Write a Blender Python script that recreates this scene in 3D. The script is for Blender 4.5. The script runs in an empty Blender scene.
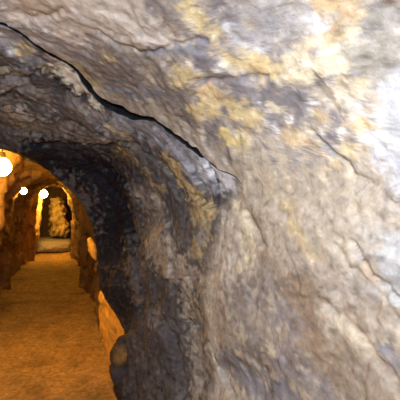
import bpy, bmesh, math, random
import numpy as np
from mathutils import Vector, Matrix
from mathutils.bvhtree import BVHTree

random.seed(7)
C = bpy.context.scene.collection
SC = bpy.context.scene

# ------------------------------------------------------------------ camera
F = 400.0
YAW = math.radians(-20.3)
PITCH = math.radians(1.25)
CAMPOS = Vector((0, 0, 1.6))
cam_d = bpy.data.cameras.new('camera')
cam = bpy.data.objects.new('camera', cam_d)
C.objects.link(cam)
cam_d.sensor_width = 36
cam_d.lens = 36 * F / 400
cam_d.clip_start = 0.02
cam.location = CAMPOS
cam.rotation_euler = (math.pi / 2 + PITCH, 0, YAW)
SC.camera = cam
CR = cam.rotation_euler.to_matrix()

def ray(px, py):
    return (CR @ Vector(((px - 200) / F, (200 - py) / F, -1))).normalized()

def at(px, py, y):
    """world point on the plane at distance y down the tunnel"""
    d = ray(px, py)
    return CAMPOS + d * (y / d.y)

# ------------------------------------------------------------------ noise
_r = np.random.RandomState(11)
_perm = _r.permutation(256)
_perm = np.concatenate([_perm, _perm, _perm])
_g = _r.normal(size=(256, 3))
_g /= np.linalg.norm(_g, axis=1)[:, None]

def perlin(p):
    p = np.asarray(p, float)
    i = np.floor(p).astype(int)
    f = p - i
    i &= 255
    u = f * f * f * (f * (f * 6 - 15) + 10)
    out = 0
    for dx in (0, 1):
        wx = u[:, 0] if dx else 1 - u[:, 0]
        for dy in (0, 1):
            wy = u[:, 1] if dy else 1 - u[:, 1]
            for dz in (0, 1):
                wz = u[:, 2] if dz else 1 - u[:, 2]
                h = _perm[_perm[_perm[(i[:, 0] + dx) & 255] + ((i[:, 1] + dy) & 255)] + ((i[:, 2] + dz) & 255)]
                gr = _g[h]
                out = out + wx * wy * wz * (gr[:, 0] * (f[:, 0] - dx) + gr[:, 1] * (f[:, 1] - dy) + gr[:, 2] * (f[:, 2] - dz))
    return out * 1.5

def fbm(p, octv=4, gain=.5, lac=2.03):
    a, o, s = 1.0, 0, 0
    p = np.asarray(p, float)
    for k in range(octv):
        o = o + a * perlin(p + 17.3 * k)
        s += a
        a *= gain
        p = p * lac
    return o / s

def ridged(p, octv=3):
    a, o, s = 1.0, 0, 0
    p = np.asarray(p, float)
    for k in range(octv):
        o = o + a * (1 - 2 * np.abs(perlin(p + 9.1 * k)))
        s += a
        a *= .5
        p = p * 2.1
    return o / s

def facets(u, v, seed, tilt=1.0):
    """cellular slabs: each cell has its own height and its own tilted plane"""
    iu, iv = np.floor(u).astype(int), np.floor(v).astype(int)
    best = np.full(u.shape, 1e9)
    val = np.zeros(u.shape)
    for dx in (-1, 0, 1):
        for dy in (-1, 0, 1):
            cx, cy = iu + dx, iv + dy
            h = _perm[_perm[(cx + seed) & 255] + (cy & 255)]
            h2 = _perm[h + 57]
            px = cx + h / 255.0
            py = cy + h2 / 255.0
            d = (u - px) ** 2 + (v - py) ** 2
            g = _g[_perm[h2 + seed % 50]]
            vv = g[:, 2] * .5 + tilt * (g[:, 0] * (u - px) + g[:, 1] * (v - py))
            m = d < best
            best = np.where(m, d, best)
            val = np.where(m, vv, val)
    return val

# ------------------------------------------------------------------ the tunnel's cross sections
def resample(pts, n=49):
    pts = np.array(pts, float)
    for _ in range(2):                                   # round the corners a little
        q = pts.copy()
        q[1:-1] = .5 * pts[1:-1] + .25 * (pts[:-2] + pts[2:])
        pts = q
    L = np.concatenate([[0], np.cumsum(np.linalg.norm(np.diff(pts, axis=0), axis=1))])
    t = np.linspace(0, L[-1], n)
    return np.stack([np.interp(t, L, pts[:, k]) for k in (0, 1)], 1)

def sect(xr, xl, H, lean=0.0, bulge=0.0):
    w = xr - xl
    cx = (xr + xl) / 2
    r = [(xr - lean, -.25), (xr - lean * .7, .1), (xr - lean * .3 + .02, .5), (xr + .03, .9), (xr + .02 + bulge, 1.3), (xr - .03 + bulge, H - .62),
         (xr - .09 * w, H - .36), (xr - .19 * w, H - .17), (xr - .32 * w, H - .05), (cx, H)]
    l = [(xl + .32 * w, H - .05), (xl + .19 * w, H - .17), (xl + .09 * w, H - .36), (xl + .03, H - .62), (xl - .02, 1.3),
         (xl - .03, .9), (xl - .02, .5), (xl, .1), (xl, -.25)]
    return resample(r + l)

YM = 3.2
mouth_px = [(131, 440), (131, 420), (130, 395), (129, 375), (128, 355), (128, 340), (126, 326), (118, 314), (108, 304), (97, 293), (96, 282), (98, 268), (97, 254), (95, 240),
            (92, 227), (88, 214), (82, 203), (74, 193), (64, 184), (54, 176), (46, 169), (37, 163), (27, 157), (14, 152), (0, 149)]
mp = [(at(a, b, YM).x, at(a, b, YM).z) for a, b in mouth_px]
mp = [(mp[0][0], -.25)] + mp[1:]
mp += [(-.5, 2.09), (-.66, 2.04), (-.8, 1.9), (-.88, 1.65), (-.9, 1.3), (-.9, .9), (-.9, .5), (-.9, .1), (-.9, -.25)]
mouth = resample(mp)

def shrink(sec, dx, dz):
    q = sec.copy()
    q[:, 0] += dx * np.sign(q[:, 0] + .1)
    q[:, 1] += dz * np.clip((q[:, 1] - 1) / 1.0, 0, 1.2)
    return q

KEYS = [
    (-1.6, sect(1.05, -1.1, 2.4)),
    (-.4, sect(1.0, -1.05, 2.38)),
    (.4, sect(.95, -1.0, 2.36)),
    (.9, sect(.89, -1.0, 2.34)),
    (1.4, sect(.80, -1.0, 2.33)),
    (1.9, sect(.70, -1.0, 2.32)),
    (2.4, sect(.60, -.98, 2.28, .02)),
    (2.8, sect(.50, -.95, 2.22, .03)),
    (3.05, shrink(mouth, .055, .045)),
    (3.2, mouth),
    (3.3, shrink(mouth, .06, .03)),
    (3.55, sect(.66, -.95, 2.42)),
    (4.6, sect(.66, -.88, 2.46)),
    (5.3, sect(.64, -.62, 2.42)),
    (6.3, sect(.68, -.78, 2.13)),
    (7.6, sect(.68, -.92, 2.30)),
    (8.3, sect(.64, -.90, 2.30)),
    (8.55, sect(.55, -.80, 2.26)),
    (8.8, sect(.57, -.84, 2.28)),
    (9.2, sect(.72, -.9, 2.4)),
    (11.5, sect(.74, -.82, 2.36)),
    (13.0, sect(.68, -.66, 2.4)),
    (13.4, sect(.60, -.48, 2.50)),
    (13.7, sect(.62, -.55, 2.52)),
    (14.4, sect(.8, -.75, 2.55)),
    (16.0, sect(.9, -.85, 2.6)),
    (18.6, sect(.9, -.85, 2.6)),
]
KS = np.array([k for k, _ in KEYS])
KP = np.array([p for _, p in KEYS])
KT = np.gradient(KP, KS, axis=0)

def base(s, t):
    """point of the smooth tunnel skin; s metres along, t 0 (right foot) .. 1 (left foot)"""
    s = np.asarray(s, float)
    t = np.clip(np.asarray(t, float), 0, 1)
    i = np.clip(np.searchsorted(KS, s) - 1, 0, len(KS) - 2)
    a = np.clip((s - KS[i]) / (KS[i + 1] - KS[i]), 0, 1)
    a = (a * .5 + .5 * a * a * (3 - 2 * a))[:, None]
    n = KP.shape[1]
    ft = t * (n - 1)
    j = np.clip(ft.astype(int), 0, n - 2)
    b = (ft - j)[:, None]
    def row(k):
        return KP[k, j] * (1 - b) + KP[k, j + 1] * b
    xz = row(i) * (1 - a) + row(i + 1) * a
    return np.stack([xz[:, 0], s, xz[:, 1]], 1)

def grid_faces(nr, nc, flip=False):
    f = []
    for a in range(nr - 1):
        for b in range(nc - 1):
            q = (a * nc + b, a * nc + b + 1, (a + 1) * nc + b + 1, (a + 1) * nc + b)
            f.append(q[::-1] if flip else q)
    return f

# coarse copy of the skin, for finding where a line of sight meets the rock
_s = np.linspace(-1.0, 3.25, 130)
_t = np.linspace(0, 1, 180)
_S, _T = np.meshgrid(_s, _t, indexing='ij')
_P = base(_S.ravel(), _T.ravel())
_bvh = BVHTree.FromPolygons([tuple(p) for p in _P], grid_faces(130, 180))

def hit(px, py):
    loc, n, idx, d = _bvh.ray_cast(CAMPOS, ray(px, py))
    if loc is None:
        return None
    a, b = divmod(idx, 179)
    return np.array(loc), _s[a], _t[b], d

def path_on_rock(pts):
    """densify a line and lay it on the rock: world points, pixel scale there"""
    out, sc = [], []
    for (a, b) in zip(pts[:-1], pts[1:]) if len(pts) > 1 else [(pts[0], pts[0])]:
        n = max(1, int(math.hypot(b[0] - a[0], b[1] - a[1]) / 5))
        for k in range(n + 1):
            h = hit(a[0] + (b[0] - a[0]) * k / n, a[1] + (b[1] - a[1]) * k / n)
            if h is not None:
                out.append(h[0])
                sc.append(h[3] / F)
    return np.array(out), np.array(sc)

def dist_to(P, path, sc):
    """distance (in units of the path's own scale) from points to the path"""
    best = np.full(len(P), 1e9)
    for a in range(max(1, len(path) - 1)):
        A = path[a]
        B = path[min(a + 1, len(path) - 1)]
        ab = B - A
        L = ab @ ab
        k = np.clip(((P - A) @ ab) / L, 0, 1) if L > 1e-12 else np.zeros(len(P))
        v = P - (A + k[:, None] * ab)
        r = A - np.array(CAMPOS)
        r = r / np.linalg.norm(r)
        al = v @ r                                       # stains run long where the roof slopes away
        d = np.sqrt(np.maximum((v * v).sum(1) - .97 * al * al, 0)) / sc[a]
        best = np.minimum(best, d)
    return best

# ------------------------------------------------------------------ materials
def rock_material(name, rough=.72, bump=.5, scale=1.0, vary=.35, spec=.35, joints=.3):
    m = bpy.data.materials.new(name)
    m.use_nodes = True
    nt = m.node_tree
    N = nt.nodes
    L = nt.links
    bs = N['Principled BSDF']
    at_ = N.new('ShaderNodeAttribute')
    at_.attribute_name = 'rock'
    tc = N.new('ShaderNodeTexCoord')
    n1 = N.new('ShaderNodeTexNoise')
    n1.inputs['Scale'].default_value = 28 * scale
    n1.inputs['Detail'].default_value = 8
    n1.inputs['Roughness'].default_value = .68
    n1.inputs['Distortion'].default_value = .15
    n2 = N.new('ShaderNodeTexNoise')
    n2.inputs['Scale'].default_value = 9 * scale
    n2.inputs['Detail'].default_value = 6
    n3 = N.new('ShaderNodeTexVoronoi')
    n3.feature = 'DISTANCE_TO_EDGE'
    n3.inputs['Scale'].default_value = 22 * scale
    mapn = N.new('ShaderNodeMapping')
    mapn.inputs['Rotation'].default_value = (.6, .2, .4)
    mapn.inputs['Scale'].default_value = (1, .45, 1.6)
    L.new(tc.outputs['Object'], mapn.inputs['Vector'])
    wn = N.new('ShaderNodeMixRGB')
    wn.blend_type = 'ADD'
    wn.inputs[0].default_value = .12
    L.new(mapn.outputs[0], wn.inputs[1])
    L.new(n2.outputs['Color'], wn.inputs[2])
    for n in (n1, n2):
        L.new(tc.outputs['Object'], n.inputs['Vector'])
    L.new(wn.outputs[0], n3.inputs['Vector'])
    ramp = N.new('ShaderNodeMapRange')
    ramp.inputs[1].default_value = .3
    ramp.inputs[2].default_value = .7
    ramp.inputs[3].default_value = 1 - vary
    ramp.inputs[4].default_value = 1 + vary
    L.new(n1.outputs['Fac'], ramp.inputs[0])
    mul = N.new('ShaderNodeMixRGB')
    mul.blend_type = 'MULTIPLY'
    mul.inputs[0].default_value = 1
    L.new(at_.outputs['Color'], mul.inputs[1])
    L.new(ramp.outputs[0], mul.inputs[2])
    L.new(mul.outputs[0], bs.inputs['Base Color'])
    # bumps: grain, and hairline joints
    b1 = N.new('ShaderNodeBump')
    b1.inputs['Strength'].default_value = bump
    b1.inputs['Distance'].default_value = .012
    L.new(n1.outputs['Fac'], b1.inputs['Height'])
    cr = N.new('ShaderNodeMapRange')
    cr.inputs[1].default_value = 0
    cr.inputs[2].default_value = .06
    L.new(n3.outputs['Distance'], cr.inputs[0])
    b2 = N.new('ShaderNodeBump')
    b2.inputs['Strength'].default_value = bump * joints
    b2.inputs['Distance'].default_value = .006
    L.new(cr.outputs[0], b2.inputs['Height'])
    L.new(b1.outputs[0], b2.inputs['Normal'])
    L.new(b2.outputs[0], bs.inputs['Normal'])
    rr = N.new('ShaderNodeMapRange')
    rr.inputs[3].default_value = rough - .15
    rr.inputs[4].default_value = min(1, rough + .2)
    L.new(n2.outputs['Fac'], rr.inputs[0])
    L.new(rr.outputs[0], bs.inputs['Roughness'])
    bs.inputs['Specular IOR Level'].default_value = spec
    return m

def plain(name, col, rough=.5, metal=0, emit=None, strength=0):
    m = bpy.data.materials.new(name)
    m.use_nodes = True
    nt = m.node_tree
    b = nt.nodes['Principled BSDF']
    tc = nt.nodes.new('ShaderNodeTexCoord')
    n = nt.nodes.new('ShaderNodeTexNoise')
    n.inputs['Scale'].default_value = 60
    nt.links.new(tc.outputs['Object'], n.inputs['Vector'])
    mx = nt.nodes.new('ShaderNodeMixRGB')
    mx.inputs[1].default_value = tuple(c * .8 for c in col) + (1,)
    mx.inputs[2].default_value = tuple(col) + (1,)
    nt.links.new(n.outputs['Fac'], mx.inputs[0])
    nt.links.new(mx.outputs[0], b.inputs['Base Color'])
    b.inputs['Roughness'].default_value = rough
    b.inputs['Metallic'].default_value = metal
    if emit:
        b.inputs['Emission Color'].default_value = tuple(emit) + (1,)
        b.inputs['Emission Strength'].default_value = strength
    return m

M_PALE = rock_material('pale_quartz_rock', .66, .6, 1.0, .30, .3, .0)
M_DARK = rock_material('dark_slate_rock', .68, .8, 1.0, .45, .25)
M_DEEP = rock_material('tunnel_rock', .75, .8, .6, .35)
M_DIRT = rock_material('trodden_dirt', .9, .9, 1.3, .30, .15)

# ------------------------------------------------------------------ mesh helpers
def mesh_obj(name, verts, faces, mat, colors=None, parent=None, smooth=True):
    me = bpy.data.meshes.new(name)
    me.from_pydata([tuple(v) for v in verts], [], faces)
    me.materials.append(mat)
    if smooth:
        me.polygons.foreach_set('use_smooth', [True] * len(me.polygons))
    if colors is not None:
        ca = me.color_attributes.new('rock', 'FLOAT_COLOR', 'POINT')
        c = np.ones((len(verts), 4))
        c[:, :3] = colors
        ca.data.foreach_set('color', c.ravel())
    o = bpy.data.objects.new(name, me)
    C.objects.link(o)
    if parent:
        o.parent = parent
    return o

def tag(o, label, cat, kind=None, group=None):
    o['label'] = label
    o['category'] = cat
    if kind:
        o['kind'] = kind
    if group:
        o['group'] = group
    return o

def normals_of(P):
    """unit normals of a (rows, cols, 3) grid, pointing out into the solid rock"""
    du = np.gradient(P, axis=0)
    dv = np.gradient(P, axis=1)
    n = np.cross(dv, du)
    n /= np.linalg.norm(n, axis=2)[:, :, None] + 1e-9
    ctr = P.copy()
    ctr[:, :, 0] = 0
    ctr[:, :, 2] = 1.2
    sgn = np.sign(np.sum(n * (P - ctr), axis=2))
    med = np.sign(np.median(sgn)) or 1
    return n * med

# ------------------------------------------------------------------ where the pale face ends: the long open crack, then the edge of the dark jamb
edge_px = [(0, 25), (25, 42), (45, 53), (62, 68), (80, 86), (92, 99), (104, 106), (122, 114), (134, 117), (146, 117), (158, 126), (172, 138), (186, 147), (200, 156), (214, 166), (228, 175), (240, 185),
           (236, 193), (226, 203), (221, 216), (219, 232), (216, 250), (212, 265), (209, 285), (208, 310), (207, 330), (206, 350), (207, 370), (208, 390), (209, 400)]
ed = [hit(a, b) for a, b in edge_px]
e_t = np.array([h[2] for h in ed])
e_s = np.array([h[1] for h in ed])
o_ = np.argsort(e_t)
e_t, e_s = e_t[o_], e_s[o_]
t_tip = hit(240, 185)[2]
t_end = hit(0, 25)[2]
tt = np.linspace(0, 1, 400)
ss = np.interp(tt, e_t, e_s)
k_ = np.exp(-np.linspace(-2, 2, 7) ** 2)
ss = np.convolve(np.pad(ss, 3, 'edge'), k_ / k_.sum(), 'valid')
wob = np.array(fbm(np.stack([tt * 26, tt * 0, tt * 0], 1), 3)) * .05
def s_edge(t):
    return np.interp(t, tt, ss + wob * .5)
def gap(t):
    """width of the open crack"""
    g = np.interp(t, [0, t_tip - .005, t_tip + .01, t_tip + .03, .5 * (t_tip + t_end), t_end - .03, t_end, 1],
                  [0, 0, .024, .045, .12, .08, .05, .05])
    return g * (1 + .5 * np.interp(t, tt, wob) / .05)

# secondary cracks and joints laid on the rock: (line, width px, depth m)
CRACKS = [
    ([(0, 77), (12, 78), (27, 81), (34, 75), (44, 72), (52, 79), (62, 89), (76, 99), (90, 101)], 1.7, .035),
    ([(24, 142), (45, 145), (62, 143), (85, 143), (104, 147), (112, 144)], 2.0, .045),
    ([(120, 142), (140, 152), (160, 168), (180, 186), (192, 196), (212, 206)], 1.6, .035),
    ([(200, 160), (210, 175), (217, 190), (216, 205)], 1.6, .05),
    ([(60, 175), (90, 170), (120, 182), (140, 205)], 2.2, .035),
    ([(88, 178), (110, 196), (124, 222), (132, 250)], 3.0, .05),
    ([(130, 250), (138, 285), (136, 320)], 2.2, .035),
    ([(152, 262), (160, 300), (158, 340), (166, 400)], 2.4, .03),
    ([(205, 345), (210, 365), (219, 385), (230, 400)], 2.0, .05),
    ([(170, 322), (177, 345), (180, 372), (186, 400)], 2.6, .035),
    ([(248, 212), (256, 236), (262, 246)], 3.0, .022),
    ([(356, 240), (362, 262), (376, 282), (400, 306)], 2.6, .02),
    ([(340, 244), (352, 268), (384, 300), (400, 330)], 2.0, .012),
    ([(318, 300), (342, 318), (362, 342), (384, 366), (400, 382)], 3.0, .014),
    ([(350, 90), (362, 120), (380, 150)], 2.4, .008),
    ([(310, 130), (326, 144), (346, 160), (372, 186), (400, 210)], 2.6, .012),
    ([(160, 50), (178, 44), (205, 38)], 2.2, .012),
    ([(96, 32), (118, 44), (140, 52), (160, 50)], 2.4, .014),
    ([(0, 12), (32, 17), (50, 18), (62, 10)], 2.4, .012),
    ([(196, 80), (230, 78), (262, 80)], 2.8, .014),
]
CRACKS = [(path_on_rock(c), w, d) for c, w, d in CRACKS]

# broad swells (+ hollow, - boss)
SWELLS = [
    ([(20, 120), (60, 128), (100, 134)], 16, -.05),
    ([(60, 160), (95, 178), (110, 215), (108, 255)], 15, .07),
    ([(165, 250), (176, 300), (170, 330)], 22, -.05),
    ([(190, 330), (196, 380)], 10, .04),
    ([(235, 300), (245, 340)], 24, -.03),
    ([(255, 385), (225, 375)], 14, .03),
    ([(130, 350), (150, 400)], 14, -.04),
    ([(112, 285), (106, 250)], 9, -.03),
    
    ([(300, 360), (330, 330)], 18, -.012),
    ([(340, 60), (300, 80)], 18, -.015),
    ([(180, 75), (200, 110)], 16, -.02),
]
SWELLS = [(path_on_rock(c), w, d) for c, w, d in SWELLS]

def relief(P, s, t, front):
    """height added along the outward normal (metres) for the near rock"""
    arc = t * 6.0
    q = np.stack([s, arc, s * 0], 1)
    w1 = fbm(q * 1.6, 3) * .14
    w2 = fbm(q * 1.6 + 40, 3) * .14
    ang = math.radians(12 if front else -38)
    ca, sa = math.cos(ang), math.sin(ang)
    u = (s + w1) * ca - (arc + w2) * sa          # across the beds
    v = (s + w1) * sa + (arc + w2) * ca          # along the beds
    if front:
        h = .050 * fbm(np.stack([u * 2.6, v * 1.2, u * 0], 1), 3)
        h += .026 * facets(u * 4.0, v * 2.5, 3)
        h += .013 * facets(u * 9, v * 6.8, 21)
        h += .006 * facets(u * 22, v * 18, 35)
        h += .004 * ridged(np.stack([u * 6, v * 2.2, u * 0 + 5], 1), 3)
        h += .012 * fbm(np.stack([u * 9, v * 6, u * 0 + 7], 1), 3)
        h += .007 * fbm(np.stack([u * 26, v * 22, u * 0], 1), 3)
    else:
        h = .035 * fbm(np.stack([u * 2.2, v * 1.3, u * 0 + 3], 1), 3)
        h += .010 * facets(u * 3.4, v * 2.0, 5)
        h += .0045 * facets(u * 9.5, v * 6.2, 15)
        h += .0030 * facets(u * 26, v * 19, 44)
        h += .010 * fbm(np.stack([u * 8, v * 6, u * 0 + 7], 1), 3)
        h += .003 * ridged(np.stack([u * 8, v * 3, u * 0 + 5], 1), 3)
        h += .004 * fbm(np.stack([u * 30, v * 22, u * 0], 1), 3)
    jit = np.stack([fbm(P * 14, 2), fbm(P * 14 + 31, 2), fbm(P * 14 + 77, 2)], 1) * .03
    for (pth, sc), w, d in CRACKS:
        if len(pth):
            dd = dist_to(P + jit * .6, pth, sc)
            h += d * np.exp(-(dd / w) ** 2)
    for (pth, sc), w, d in SWELLS:
        if len(pth):
            dd = dist_to(P + jit, pth, sc)
            h += d * np.exp(-(dd / w) ** 2)
    return h

# ------------------------------------------------------------------ mineral colours, plus one crack's shade painted black: (line, radius px, colour, strength)
CREAM = (.74, .66, .47)
WHITE = (.66, .67, .665)
OCHRE = (.66, .49, .25)
YEL = (.76, .63, .34)
ORANGE = (.60, .43, .24)
TAN = (.46, .37, .27)
BROWN = (.30, .235, .175)
MAUVE = (.27, .23, .215)
GREY = (.235, .222, .235)
BLUE = (.24, .25, .29)
SLATE = (.105, .098, .105)
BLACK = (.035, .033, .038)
STAINS_PALE = [
    # the ceiling end, upper left
    ([(0, 4), (60, 0), (90, 25), (40, 20)], 28, (.66, .57, .49), .95),
    ([(30, 6), (48, 4)], 9, TAN, .8),
    ([(90, 62), (120, 72), (160, 80), (190, 108)], 17, (.24, .212, .205), .9),
    ([(60, 48), (80, 58)], 9, (.36, .31, .30), .7),
    ([(0, 20), (45, 36), (80, 58)], 9, (.42, .385, .38), .8),
    ([(100, 10), (130, 30), (168, 36)], 19, (.62, .56, .49), .95),
    ([(96, 38), (124, 50), (150, 54)], 5, (.25, .23, .22), .7),
    ([(150, 52), (180, 46), (205, 42)], 5, BLUE, .8),
    ([(156, 4), (170, 14), (178, 22)], 9, MAUVE, .8),
    ([(190, 8), (200, 20)], 9, YEL, .8),
    ([(104, 56), (112, 58)], 4, YEL, .8),
    ([(146, 70), (155, 80)], 6, (.55, .48, .38), .7),
    ([(112, 90), (140, 96), (160, 92)], 7, BLUE, .7),
    ([(182, 72), (192, 76)], 10, YEL, .9),
    ([(64, 60), (80, 70), (96, 90)], 5, YEL, .6),
    # the colourful crest
    ([(222, 14), (232, 18)], 10, GREY, .9),
    ([(262, 14), (280, 10)], 9, GREY, .5),
    ([(236, 34), (262, 36), (278, 28)], 7, BLUE, .9),
    ([(262, 48), (276, 56)], 8, GREY, .8),
    ([(282, 22), (290, 38)], 7, GREY, .8),
    ([(250, 4), (300, 20), (305, 30), (240, 46)], 14, (.42, .40, .385), .7),
    ([(224, 26), (250, 44), (266, 52)], 4, WHITE, .8),
    ([(206, 40), (202, 50)], 6, (.25, .25, .31), .8),
    ([(202, 28), (216, 34)], 6, YEL, .7),
    ([(226, 58), (250, 64), (300, 76)], 8, YEL, .9),
    ([(252, 62), (262, 68)], 5, OCHRE, .8),
    ([(205, 62), (216, 60)], 6, GREY, .7),
    ([(200, 82), (222, 80), (240, 82)], 5, MAUVE, .9),
    ([(205, 92), (232, 98)], 6, OCHRE, .8),
    ([(240, 92), (268, 98), (292, 104)], 12, GREY, .9),
    ([(285, 84), (300, 82), (330, 84)], 6, GREY, .5),
    ([(258, 86), (262, 92)], 6, (.24, .23, .25), .7),
    ([(200, 108), (212, 108)], 10, YEL, .9),
    ([(236, 110), (252, 116)], 10, YEL, .9),
    ([(222, 122), (212, 128)], 6, GREY, .8),
    ([(226, 132), (234, 142), (240, 144)], 7, (.82, .68, .30), .9),
    ([(268, 124), (276, 122)], 6, GREY, .7),
    ([(256, 108), (268, 106), (280, 112)], 4, CREAM, .8),
    ([(210, 142), (224, 152), (240, 160)], 5, MAUVE, .6),
    ([(286, 130), (296, 140)], 6, OCHRE, .5),
    ([(316, 110), (320, 118)], 4, OCHRE, .6),
    ([(318, 136), (330, 142)], 6, GREY, .9),
    ([(328, 148), (345, 158), (352, 166)], 4, GREY, .7),
    ([(360, 128), (364, 130)], 9, OCHRE, .8),
    ([(374, 150), (382, 152)], 6, OCHRE, .7),
    ([(342, 148), (350, 150)], 6, YEL, .6),
    ([(300, 140), (310, 146)], 5, ORANGE, .4),
    # top right
    ([(320, 4), (345, 10), (338, 30)], 14, (.48, .35, .19), .85),
    ([(324, 42), (330, 46)], 9, ORANGE, .7),
    ([(350, 30), (358, 40)], 12, (.70, .60, .42), .7),
    ([(312, 30), (306, 20)], 8, WHITE, .7),
    ([(375, 12), (396, 20)], 15, (.26, .24, .215), .95),
    ([(384, 0), (400, 2)], 5, (.20, .15, .11), .9),
    ([(310, 60), (340, 62), (300, 72)], 14, CREAM, .9),
    ([(366, 46), (385, 56), (376, 74)], 17, (.30, .285, .24), .85),
    ([(366, 30), (372, 32)], 3, GREY, .7),
    ([(330, 100), (345, 92)], 10, CREAM, .6),
    # the white quartz seams
    ([(398, 96), (392, 120), (396, 150), (406, 180)], 18, (.53, .54, .55), 1.0),
    ([(380, 112), (384, 140)], 7, WHITE, .7),
    ([(376, 244), (396, 252), (392, 280), (408, 300)], 17, (.49, .50, .49), 1.0),
    ([(362, 220), (370, 232)], 8, (.62, .63, .64), .7),
    ([(372, 278), (368, 268)], 6, TAN, .8),
    # middle beige
    ([(250, 180), (300, 190), (350, 210), (330, 240)], 30, (.52, .46, .36), .8),
    ([(262, 170), (275, 190), (300, 210)], 9, (.60, .52, .38), .5),
    ([(236, 205), (246, 222), (250, 250), (240, 268)], 7, CREAM, .7),
    ([(286, 204), (294, 224), (306, 244), (316, 258)], 4, (.66, .53, .29), .6),
    ([(256, 220), (262, 245), (272, 268), (284, 280)], 6, BROWN, .6),
    ([(225, 250), (232, 256)], 8, (.52, .51, .48), .7),
    ([(222, 244), (226, 270), (224, 310), (218, 350)], 9, (.52, .46, .375), .9),
    ([(262, 268), (272, 282), (286, 292)], 6, BLUE, .4),
    ([(330, 270), (345, 290), (330, 300)], 10, (.50, .45, .39), .7),
    ([(366, 296), (358, 284)], 7, (.5, .47, .42), .5),
    ([(300, 300), (296, 330), (320, 350), (340, 380)], 22, (.31, .235, .165), .9),
    ([(340, 318), (356, 340), (372, 360), (394, 376)], 6, (.62, .53, .40), .8),
    ([(348, 312), (366, 332)], 4, BROWN, .7),
    ([(372, 300), (384, 312), (398, 322)], 6, BROWN, .5),
    ([(384, 352), (396, 366)], 6, BLUE, .8),
    ([(330, 396), (360, 372), (384, 392)], 14, (.31, .255, .20), .8),
    # the mauve lower left of the face
    ([(246, 296), (256, 318), (264, 342), (280, 362)], 18, (.25, .22, .20), .9),
    ([(224, 312), (236, 350)], 8, (.32, .28, .24), .7),
    ([(260, 316), (270, 330), (280, 348)], 8, (.45, .39, .32), .6),
    ([(280, 310), (294, 330), (286, 372)], 8, (.30, .275, .28), .7),
    ([(226, 360), (240, 378), (258, 392), (280, 400)], 13, (.235, .235, .265), .9),
    ([(252, 380), (262, 388)], 3, WHITE, .7),
    ([(268, 348), (274, 354)], 4, CREAM, .5),
    ([(310, 384), (320, 398)], 12, (.28, .26, .27), .7),
    ([(212, 372), (208, 392)], 5, (.46, .44, .42), .6),
]
STAINS_SHADE_DARK = [
    ([(0, 77), (12, 78), (27, 81), (34, 75), (44, 72), (52, 79), (62, 89), (76, 99), (90, 101)], 2.0, BLACK, 1),  # shade of the secondary crack, painted on as a black line
    ([(0, 36), (16, 48), (30, 60)], 13, (0.442, 0.442, 0.481), .8),
    ([(2, 42), (14, 50)], 5, (0.715, 0.728, 0.754), .6),
    ([(24, 54), (30, 52)], 5, YEL, .8),
    ([(44, 56), (58, 66)], 6, (0.546, 0.468, 0.442), .8),
    ([(40, 70), (52, 76)], 3, (0.585, 0.494, 0.312), .6),
    ([(2, 72), (18, 74)], 3, (0.585, 0.494, 0.312), .6),
    ([(0, 84), (20, 86), (50, 98), (90, 112), (130, 130)], 7, (0.351, 0.319, 0.299), .8),
    ([(0, 110), (30, 124), (66, 132), (100, 138)], 14, (0.312, 0.28, 0.247), .8),
    ([(14, 112), (30, 120)], 9, (0.429, 0.351, 0.247), .5),
    ([(20, 108), (26, 112)], 4, (0.676, 0.676, 0.676), .6),
    ([(58, 100), (76, 112), (100, 124)], 5, SLATE, .6),
    ([(34, 80), (60, 96)], 6, (0.12, 0.11, 0.12), .7),
    ([(118, 120), (150, 134), (176, 152), (208, 182)], 11, (0.338, 0.338, 0.37), .85),
    ([(204, 164), (222, 178), (228, 186)], 8, (0.65, 0.65, 0.676), .9),
    ([(190, 150), (200, 160)], 5, (0.416, 0.429, 0.468), .7),
    ([(112, 148), (124, 158), (140, 172), (156, 196)], 6, (0.52, 0.39, 0.195), .9),
    ([(112, 124), (128, 138)], 4, (0.494, 0.377, 0.221), .7),
    ([(166, 160), (178, 176), (196, 196), (208, 214)], 7, (0.572, 0.436, 0.221), .85),
    ([(196, 214), (206, 232), (202, 252)], 7, (0.468, 0.377, 0.208), .7),
    ([(200, 226), (206, 240)], 3, (0.26, 0.26, 0.286), .7),
    ([(132, 168), (150, 190), (176, 210), (196, 230)], 4, SLATE, .8),
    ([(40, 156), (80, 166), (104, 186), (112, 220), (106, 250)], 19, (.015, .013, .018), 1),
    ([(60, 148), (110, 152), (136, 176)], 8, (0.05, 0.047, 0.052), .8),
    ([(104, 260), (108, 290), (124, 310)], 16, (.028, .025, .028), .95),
    ([(138, 196), (150, 210), (160, 232)], 9, (0.286, 0.247, 0.208), .8),
    ([(160, 240), (176, 262), (190, 280)], 13, (0.403, 0.338, 0.267), .85),
    ([(184, 256), (192, 274)], 5, (0.468, 0.416, 0.364), .6),
    ([(142, 264), (136, 300)], 5, (0.26, 0.195, 0.163), .7),
    ([(187, 296), (192, 330), (194, 390)], 10, (0.403, 0.345, 0.273), .85),
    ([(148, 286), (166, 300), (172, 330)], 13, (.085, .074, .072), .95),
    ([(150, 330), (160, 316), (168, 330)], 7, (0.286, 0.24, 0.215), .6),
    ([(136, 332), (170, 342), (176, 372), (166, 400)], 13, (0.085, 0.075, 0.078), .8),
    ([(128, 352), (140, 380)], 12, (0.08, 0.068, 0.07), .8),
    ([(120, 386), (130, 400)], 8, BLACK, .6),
    ([(62, 73), (74, 82), (86, 92), (98, 101)], 6.5, (.90, .84, .70), 1),
]
def lay(st):
    return [(path_on_rock(c), w, np.array(col), k) for c, w, col, k in st]
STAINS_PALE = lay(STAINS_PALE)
STAINS_SHADE_DARK = lay(STAINS_SHADE_DARK)

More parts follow.
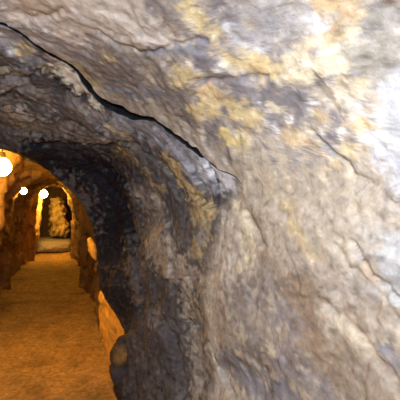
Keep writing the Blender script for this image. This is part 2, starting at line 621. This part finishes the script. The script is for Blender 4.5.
CREST = path_on_rock([(195, 20), (215, 80), (250, 110), (320, 130)])
def colour_near(P, s, t, front):
    n = len(P)
    ja = np.stack([fbm(P * 9, 4), fbm(P * 9 + 31, 4), fbm(P * 9 + 77, 4)], 1) * .11
    jb = np.stack([fbm(P * 40, 3), fbm(P * 40 + 11, 3), fbm(P * 40 + 57, 3)], 1) * .022
    Q = P + ja * .30 + jb * 1.3
    rag = np.clip(fbm(P * 26 + 66, 5) * 2.6, -1.2, .6)
    if front:
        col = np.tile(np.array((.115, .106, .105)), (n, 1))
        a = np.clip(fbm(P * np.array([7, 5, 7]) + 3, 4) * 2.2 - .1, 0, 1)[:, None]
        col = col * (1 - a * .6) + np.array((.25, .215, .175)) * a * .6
        st = STAINS_SHADE_DARK
    else:
        col = np.tile(np.array((.47, .415, .335)), (n, 1))
        a = np.clip(fbm(P * 6 + 3, 4) * 2.0, 0, 1)[:, None]
        col = col * (1 - a * .6) + np.array((.36, .33, .31)) * a * .6
        a = np.clip(fbm(P * 8 + 23, 4) * 2.4 - .3, 0, 1)[:, None]
        col = col * (1 - a * .5) + np.array((.62, .55, .42)) * a * .5
        st = STAINS_PALE
    if not front:
        cm = np.clip(1.6 - dist_to(P, *CREST) / 62, 0, 1)[:, None]
        K = P + jb
        for i, (f, th, c) in enumerate(((13, .10, (.24, .225, .24)), (16, .12, (.70, .57, .33)), (19, .14, (.80, .78, .72)), (26, .12, (.30, .28, .29)))):
            a = np.clip((fbm(K * f + 13.7 * i, 4) - th) * 9, 0, 1)[:, None] * cm * .85
            col = col * (1 - a) + np.array(c) * a
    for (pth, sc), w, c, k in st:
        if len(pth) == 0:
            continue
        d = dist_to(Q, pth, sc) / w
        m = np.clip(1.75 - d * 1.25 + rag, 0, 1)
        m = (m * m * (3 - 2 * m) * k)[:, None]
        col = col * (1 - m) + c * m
    # ragged mineral flecks
    f = fbm(P * np.array([34, 26, 34]) + 8, 4)
    g = fbm(P * 18 + 90, 3)
    up = np.clip(f * 3 - .55, 0, 1)[:, None]
    dn = np.clip(-f * 3 - .45, 0, 1)[:, None]
    col = col * (1 + (.75 if front else .38) * up - (.55 if front else .42) * dn)
    yl = np.clip(g * 3 - .5, 0, 1)[:, None] * .35
    col = col * (1 - yl) + col * np.array((1.07, .99, .80)) * yl
    bl = np.clip(-g * 3 - .5, 0, 1)[:, None] * .4
    col = col * (1 - bl) + col * np.array((.86, .9, 1.04)) * bl
    return np.clip(col, .012, .9)

def near_piece(name, t0, t1, nt, s_of, ns, mat, front, flange_at):
    """s_of(t, a): a 0..1 across the piece; flange_at: which end dives into the rock"""
    t = np.linspace(t0, t1, nt)
    a = np.linspace(0, 1, ns)
    A, T = np.meshgrid(a, t, indexing='ij')
    S = s_of(T.ravel(), A.ravel())
    P = base(S, T.ravel())
    N = normals_of(P.reshape(ns, nt, 3)).reshape(-1, 3)
    h = relief(P, S, T.ravel(), front)
    if front:
        # under the tip of the crack the two rocks run into one another
        far = (S - s_edge(T.ravel())) / .09 + fbm(P * 8, 4) * .8
        B = np.clip(far, 0, 1)
        B = np.clip(np.maximum(B * np.clip((S - s_edge(T.ravel())) / .03, 0, 1), np.clip((T.ravel() - t_tip + .012) / .024, 0, 1)), 0, 1)
        Bh = B * np.clip((S - s_edge(T.ravel()) - .03) / .16, 0, 1)
        h = h * Bh + relief(P, S, T.ravel(), False) * (1 - Bh)
    # the dark beds sit deeper than the pale face just past the crack
    if front:
        ctr = np.interp(T.ravel(), [0, t_tip - .01, t_tip + .03, t_end, 1], [0, 0, .012, .012, .012])
        h = h + ctr * np.exp(-((S - s_edge(T.ravel())) / .45))
    # the lip of the mouth stays crisp
    edge = np.exp(-((S - YM) / .10) ** 2)
    h = h * (1 - .72 * edge)
    P2 = P + N * h[:, None]
    P2g = P2.reshape(ns, nt, 3)
    Ng = N.reshape(ns, nt, 3)
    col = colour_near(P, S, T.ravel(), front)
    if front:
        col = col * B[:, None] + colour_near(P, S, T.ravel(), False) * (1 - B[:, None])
    col = col.reshape(ns, nt, 3)
    # flange: rows that turn back into the rock along the crack
    fl = [(.004, .012), (.007, .04), (.009, .09), (.010, .16), (.010, .26)]
    if flange_at == 'end':
        rows = [P2g[-1] + Ng[-1] * d + np.array((0, .25 * d + e * 0, 0)) * (-.15) for e, d in fl]
        P2g = np.concatenate([P2g] + [r[None] for r in rows])
        col = np.concatenate([col] + [col[-1:]] * len(fl))
    else:
        rows = [P2g[0] + Ng[0] * d + np.array((0, .8 * d, 0)) for e, d in fl[::-1]]
        P2g = np.concatenate([r[None] for r in rows] + [P2g])
        col = np.concatenate([col[:1] * 0 + np.array(BLACK)] * len(fl) + [col])         # painted black for the dirt and deep shade inside the open crack
    R = P2g.shape[0]
    return mesh_obj(name, P2g.reshape(-1, 3), grid_faces(R, nt), mat, col.reshape(-1, 3))

TL = .64
def s_pale(t, a):
    return -1.5 + (s_edge(t) - gap(t) * .5 + 1.5) * (1 - (1 - a) ** 1.6)
def s_front(t, a):
    s0 = s_edge(t) + gap(t) * .5
    return s0 + (3.36 - s0) * a

tag(near_piece('wall_right', 0, TL, 440, s_pale, 330, M_PALE, False, 'end'),
    'pale cream and ochre rock face filling the right side, streaked with white quartz', 'rock wall', 'structure')
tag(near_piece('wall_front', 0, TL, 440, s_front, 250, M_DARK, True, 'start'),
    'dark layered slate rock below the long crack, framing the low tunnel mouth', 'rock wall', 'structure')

# ------------------------------------------------------------------ the tunnel beyond
def far_relief(P, s, t):
    arc = t * 6.0
    h = .07 * fbm(P * 1.7, 3)
    h += .055 * facets(s * 1.9 + .3 * fbm(P * 2, 2), arc * 2.2, 61)
    h += .025 * facets(s * 5, arc * 5.5, 77)
    h += .015 * fbm(P * 9, 3)
    return h

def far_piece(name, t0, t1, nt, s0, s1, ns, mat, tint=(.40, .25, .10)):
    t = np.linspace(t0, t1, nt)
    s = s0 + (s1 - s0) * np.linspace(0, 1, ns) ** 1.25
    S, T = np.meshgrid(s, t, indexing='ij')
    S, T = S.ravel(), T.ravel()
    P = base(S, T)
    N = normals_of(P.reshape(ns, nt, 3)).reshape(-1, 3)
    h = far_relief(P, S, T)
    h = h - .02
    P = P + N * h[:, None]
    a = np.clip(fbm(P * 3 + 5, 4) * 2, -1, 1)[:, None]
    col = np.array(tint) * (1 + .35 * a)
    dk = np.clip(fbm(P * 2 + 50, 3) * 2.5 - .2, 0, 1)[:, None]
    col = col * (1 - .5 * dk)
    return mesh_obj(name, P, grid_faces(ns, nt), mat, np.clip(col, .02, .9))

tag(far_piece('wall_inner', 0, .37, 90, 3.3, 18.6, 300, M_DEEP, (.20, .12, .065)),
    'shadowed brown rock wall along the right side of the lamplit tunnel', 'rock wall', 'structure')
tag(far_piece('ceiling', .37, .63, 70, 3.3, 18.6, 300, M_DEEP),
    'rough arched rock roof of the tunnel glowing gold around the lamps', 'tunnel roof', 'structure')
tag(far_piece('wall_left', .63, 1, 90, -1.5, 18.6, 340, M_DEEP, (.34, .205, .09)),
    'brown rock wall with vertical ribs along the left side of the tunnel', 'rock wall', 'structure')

# end of the tunnel
n = 60
X, Z = np.meshgrid(np.linspace(-1.3, 1.3, n), np.linspace(-.3, 3.0, n), indexing='ij')
P = np.stack([X.ravel(), np.full(n * n, 18.0), Z.ravel()], 1)
P[:, 1] += .18 * fbm(P * 2.2, 4) + .12 * facets(P[:, 0] * 2.5, P[:, 2] * 1.5, 8)
tag(mesh_obj('wall_back', P, grid_faces(n, n), M_DEEP, np.tile(np.array((.13, .09, .06)), (n * n, 1))),
    'dim rock wall closing the far end of the tunnel', 'rock wall', 'structure')

# ------------------------------------------------------------------ floor
xs = np.linspace(-1.3, 1.3, 150)
ys = np.concatenate([np.linspace(-1.5, 2.6, 60), np.linspace(2.62, 7, 330), np.linspace(7.05, 18.4, 200)])
Y, X = np.meshgrid(ys, xs, indexing='ij')
P = np.stack([X.ravel(), Y.ravel(), np.zeros(X.size)], 1)
z = .030 * fbm(P * 1.3, 3) + .020 * fbm(P * 5, 3) + .010 * fbm(P * 17, 3)
z += .016 * np.clip(fbm(P * 22 + 9, 3) * 2.2 - .25, 0, 1)
z += .10 * np.clip((np.abs(P[:, 0]) - .42) / .5, 0, 1) ** 2                       # dished path
P[:, 2] = z
a = fbm(P * 6 + 3, 4)[:, None]
col = np.array((.42, .28, .11)) * (1 + .45 * a)
col = col * (1 + .7 * fbm(P * 24 + 3, 3)[:, None])
b = np.clip(fbm(P * 2.1 + 60, 3) * 2, 0, 1)[:, None]
col = col * (1 - .35 * b)
tag(mesh_obj('floor', P, grid_faces(len(ys), len(xs)), M_DIRT, col),
    'trodden gritty dirt floor running down the tunnel, gold under the lamps', 'floor', 'structure')

# ------------------------------------------------------------------ loose and standing rocks
def rock(name, pts, mat, colf, label, seed=0, rough=.03, cuts=4, group=None, cat='rock'):
    """faceted boulder grown from a hull of corner points"""
    bm = bmesh.new()
    for p in pts:
        bm.verts.new(p)
    bmesh.ops.convex_hull(bm, input=bm.verts)
    bmesh.ops.delete(bm, geom=[v for v in bm.verts if not v.link_faces], context='VERTS')
    bmesh.ops.triangulate(bm, faces=bm.faces)
    for _ in range(cuts):
        bmesh.ops.subdivide_edges(bm, edges=bm.edges, cuts=1, use_grid_fill=True)
        bmesh.ops.smooth_vert(bm, verts=bm.verts, factor=.28, use_axis_x=True, use_axis_y=True, use_axis_z=True)
    bm.normal_update()
    P = np.array([v.co for v in bm.verts])
    N = np.array([v.normal for v in bm.verts])
    h = rough * fbm(P * 7 + seed, 4) + rough * .9 * facets(P[:, 0] * 7 + P[:, 1] * 5 + seed, P[:, 2] * 7, 13 + seed) * .6
    P = P + N * h[:, None]
    bm.verts.index_update()
    faces = [[v.index for v in f.verts] for f in bm.faces]
    bm.free()
    base_p = np.array([P[:, 0].mean(), P[:, 1].mean(), max(P[:, 2].min(), 0)])
    col = colf(P)
    o = mesh_obj(name, P - base_p, faces, mat, col)
    o.location = base_p
    return tag(o, label, cat, 'thing', group)

def spread(px, y0, y1):
    out = []
    for a, b in px:
        out += [at(a, b, y0), at(a, b, y1)]
    return out

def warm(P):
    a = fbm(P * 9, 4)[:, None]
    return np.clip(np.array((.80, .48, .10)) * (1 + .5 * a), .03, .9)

def sooty(P):
    a = np.clip(fbm(P * 8 + 4, 4) * 2, -1, 1)[:, None]
    col = np.array((.062, .047, .047)) * (1 + .5 * a)
    c = np.array(at(121, 357, 2.86))
    d = np.linalg.norm(P + fbm(P * 20, 3)[:, None] * .05 - c, axis=1)
    m = np.clip(1.3 - d / .07, 0, 1)[:, None] * .8
    return np.clip(col * (1 - m) + np.array((.40, .21, .04)) * m, .02, .9)

# the gold-lit outcrop behind the jamb
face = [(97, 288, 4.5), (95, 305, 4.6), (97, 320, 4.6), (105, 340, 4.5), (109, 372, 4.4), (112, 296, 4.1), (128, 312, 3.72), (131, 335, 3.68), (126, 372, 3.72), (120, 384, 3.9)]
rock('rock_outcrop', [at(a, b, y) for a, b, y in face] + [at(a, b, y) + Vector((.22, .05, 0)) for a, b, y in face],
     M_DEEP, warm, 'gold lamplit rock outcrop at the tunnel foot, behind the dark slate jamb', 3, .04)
# the dark boulder at the jamb's foot
rock('boulder', spread([(119, 337), (112, 347), (109, 370), (117, 390), (126, 425), (190, 425), (170, 345), (140, 332)], 2.86, 3.12),
     M_DARK, sooty, 'dark rough boulder with a small ochre stain at the foot of the jamb', 9, .035, cat='boulder')

SC.view_settings.view_transform = 'Standard'
SC.view_settings.look = 'None'
SC.view_settings.gamma = 1
SC.view_settings.use_curve_mapping = False
SC.view_settings.exposure = 0

# small lit knob inside the mouth
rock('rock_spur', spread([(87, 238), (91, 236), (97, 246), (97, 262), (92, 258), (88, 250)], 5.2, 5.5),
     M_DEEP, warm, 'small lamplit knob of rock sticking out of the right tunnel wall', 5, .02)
# the lit rock columns past the far doorway
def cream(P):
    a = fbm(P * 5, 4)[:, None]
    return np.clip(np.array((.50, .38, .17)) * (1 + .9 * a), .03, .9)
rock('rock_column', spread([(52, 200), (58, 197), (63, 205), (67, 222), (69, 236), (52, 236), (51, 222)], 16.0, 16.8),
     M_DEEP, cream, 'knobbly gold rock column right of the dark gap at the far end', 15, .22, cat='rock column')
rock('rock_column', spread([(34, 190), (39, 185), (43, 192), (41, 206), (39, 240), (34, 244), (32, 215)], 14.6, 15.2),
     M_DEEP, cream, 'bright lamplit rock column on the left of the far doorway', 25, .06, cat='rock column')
# grey step
rock('stone_step', [(-.74, 15.2, 0), (.78, 15.2, 0), (-.74, 15.25, .44), (.78, 15.2, .43), (-.74, 17.6, .5), (.78, 17.6, .5), (-.74, 17.6, 0), (.78, 17.6, 0)],
     M_DEEP, lambda P: np.tile(np.array((.36, .35, .37)), (len(P), 1)), 'grey stone step across the far end of the tunnel floor', 2, .04, cat='step')

# ------------------------------------------------------------------ lamps
M_SOCK = plain('black_socket', (.05, .045, .04), .5)
def tube(P0, P1, r0, r1=None, n=14):
    r1 = r0 if r1 is None else r1
    P0, P1 = Vector(P0), Vector(P1)
    d = (P1 - P0).normalized()
    a = d.orthogonal().normalized()
    b = d.cross(a)
    v = []
    for p, r in ((P0, r0), (P1, r1)):
        for k in range(n):
            th = 2 * math.pi * k / n
            v.append(p + (a * math.cos(th) + b * math.sin(th)) * r)
    f = [(k, (k + 1) % n, n + (k + 1) % n, n + k) for k in range(n)]
    return v, f + [tuple(range(n))[::-1], tuple(range(n, 2 * n))]

def lamp(px, py, y, r, strength, top, label):
    p = at(px, py, y)
    root = bpy.data.objects.new('hanging_lamp', None)
    C.objects.link(root)
    root.location = p
    tag(root, label, 'lamp', 'thing', 'bare lamps hung along the tunnel')
    bm = bmesh.new()
    bmesh.ops.create_uvsphere(bm, u_segments=20, v_segments=14, radius=r)
    for v in bm.verts:
        if v.co.z > 0:
            k = v.co.z / r
            v.co.z *= 1.12
            v.co.x *= 1 - .25 * k * k
            v.co.y *= 1 - .25 * k * k
    vs = [v.co.copy() for v in bm.verts]
    bm.verts.index_update()
    fs = [[v.index for v in f.verts] for f in bm.faces]
    bm.free()
    m = plain('lamp_glass', (.9, .8, .6), .3, 0, (1, .54, .085), strength)
    mesh_obj('bulb', vs, fs, m, None, root)
    v, f = tube((0, 0, r * .98), (0, 0, r * 1.12 + .05), r * .42, r * .34)
    mesh_obj('socket', v, f, M_SOCK, None, root, False)
    v, f = tube((0, 0, r * 1.1 + .045), (.01, .02, top - p.z), .006)
    mesh_obj('cord', v, f, M_SOCK, None, root)
    return root

lamp(2, 167, 4.5, .09, 250, 2.33, 'nearest bare lamp glowing under the tunnel roof at the left edge')
lamp(23.5, 191, 8.7, .065, 100, 2.32, 'small lamp glowing on the left, between the nearest lamp and the far doorway')
lamp(43.5, 194, 14.1, .13, 240, 2.7, 'far lamp hanging in the lit doorway at the tunnel end')

# ------------------------------------------------------------------ the camera's flash
fl = bpy.data.lights.new('camera_flash', 'POINT')
fl.energy = 106
fl.color = (.91, .965, 1.11)
fl.shadow_soft_size = .02
fo = bpy.data.objects.new('camera_flash', fl)
fo.location = (-.08, -.03, 1.80)
C.objects.link(fo)

w = bpy.data.worlds.new('world')
SC.world = w
w.use_nodes = True
w.node_tree.nodes['Background'].inputs[0].default_value = (.02, .018, .016, 1)
w.node_tree.nodes['Background'].inputs[1].default_value = .3
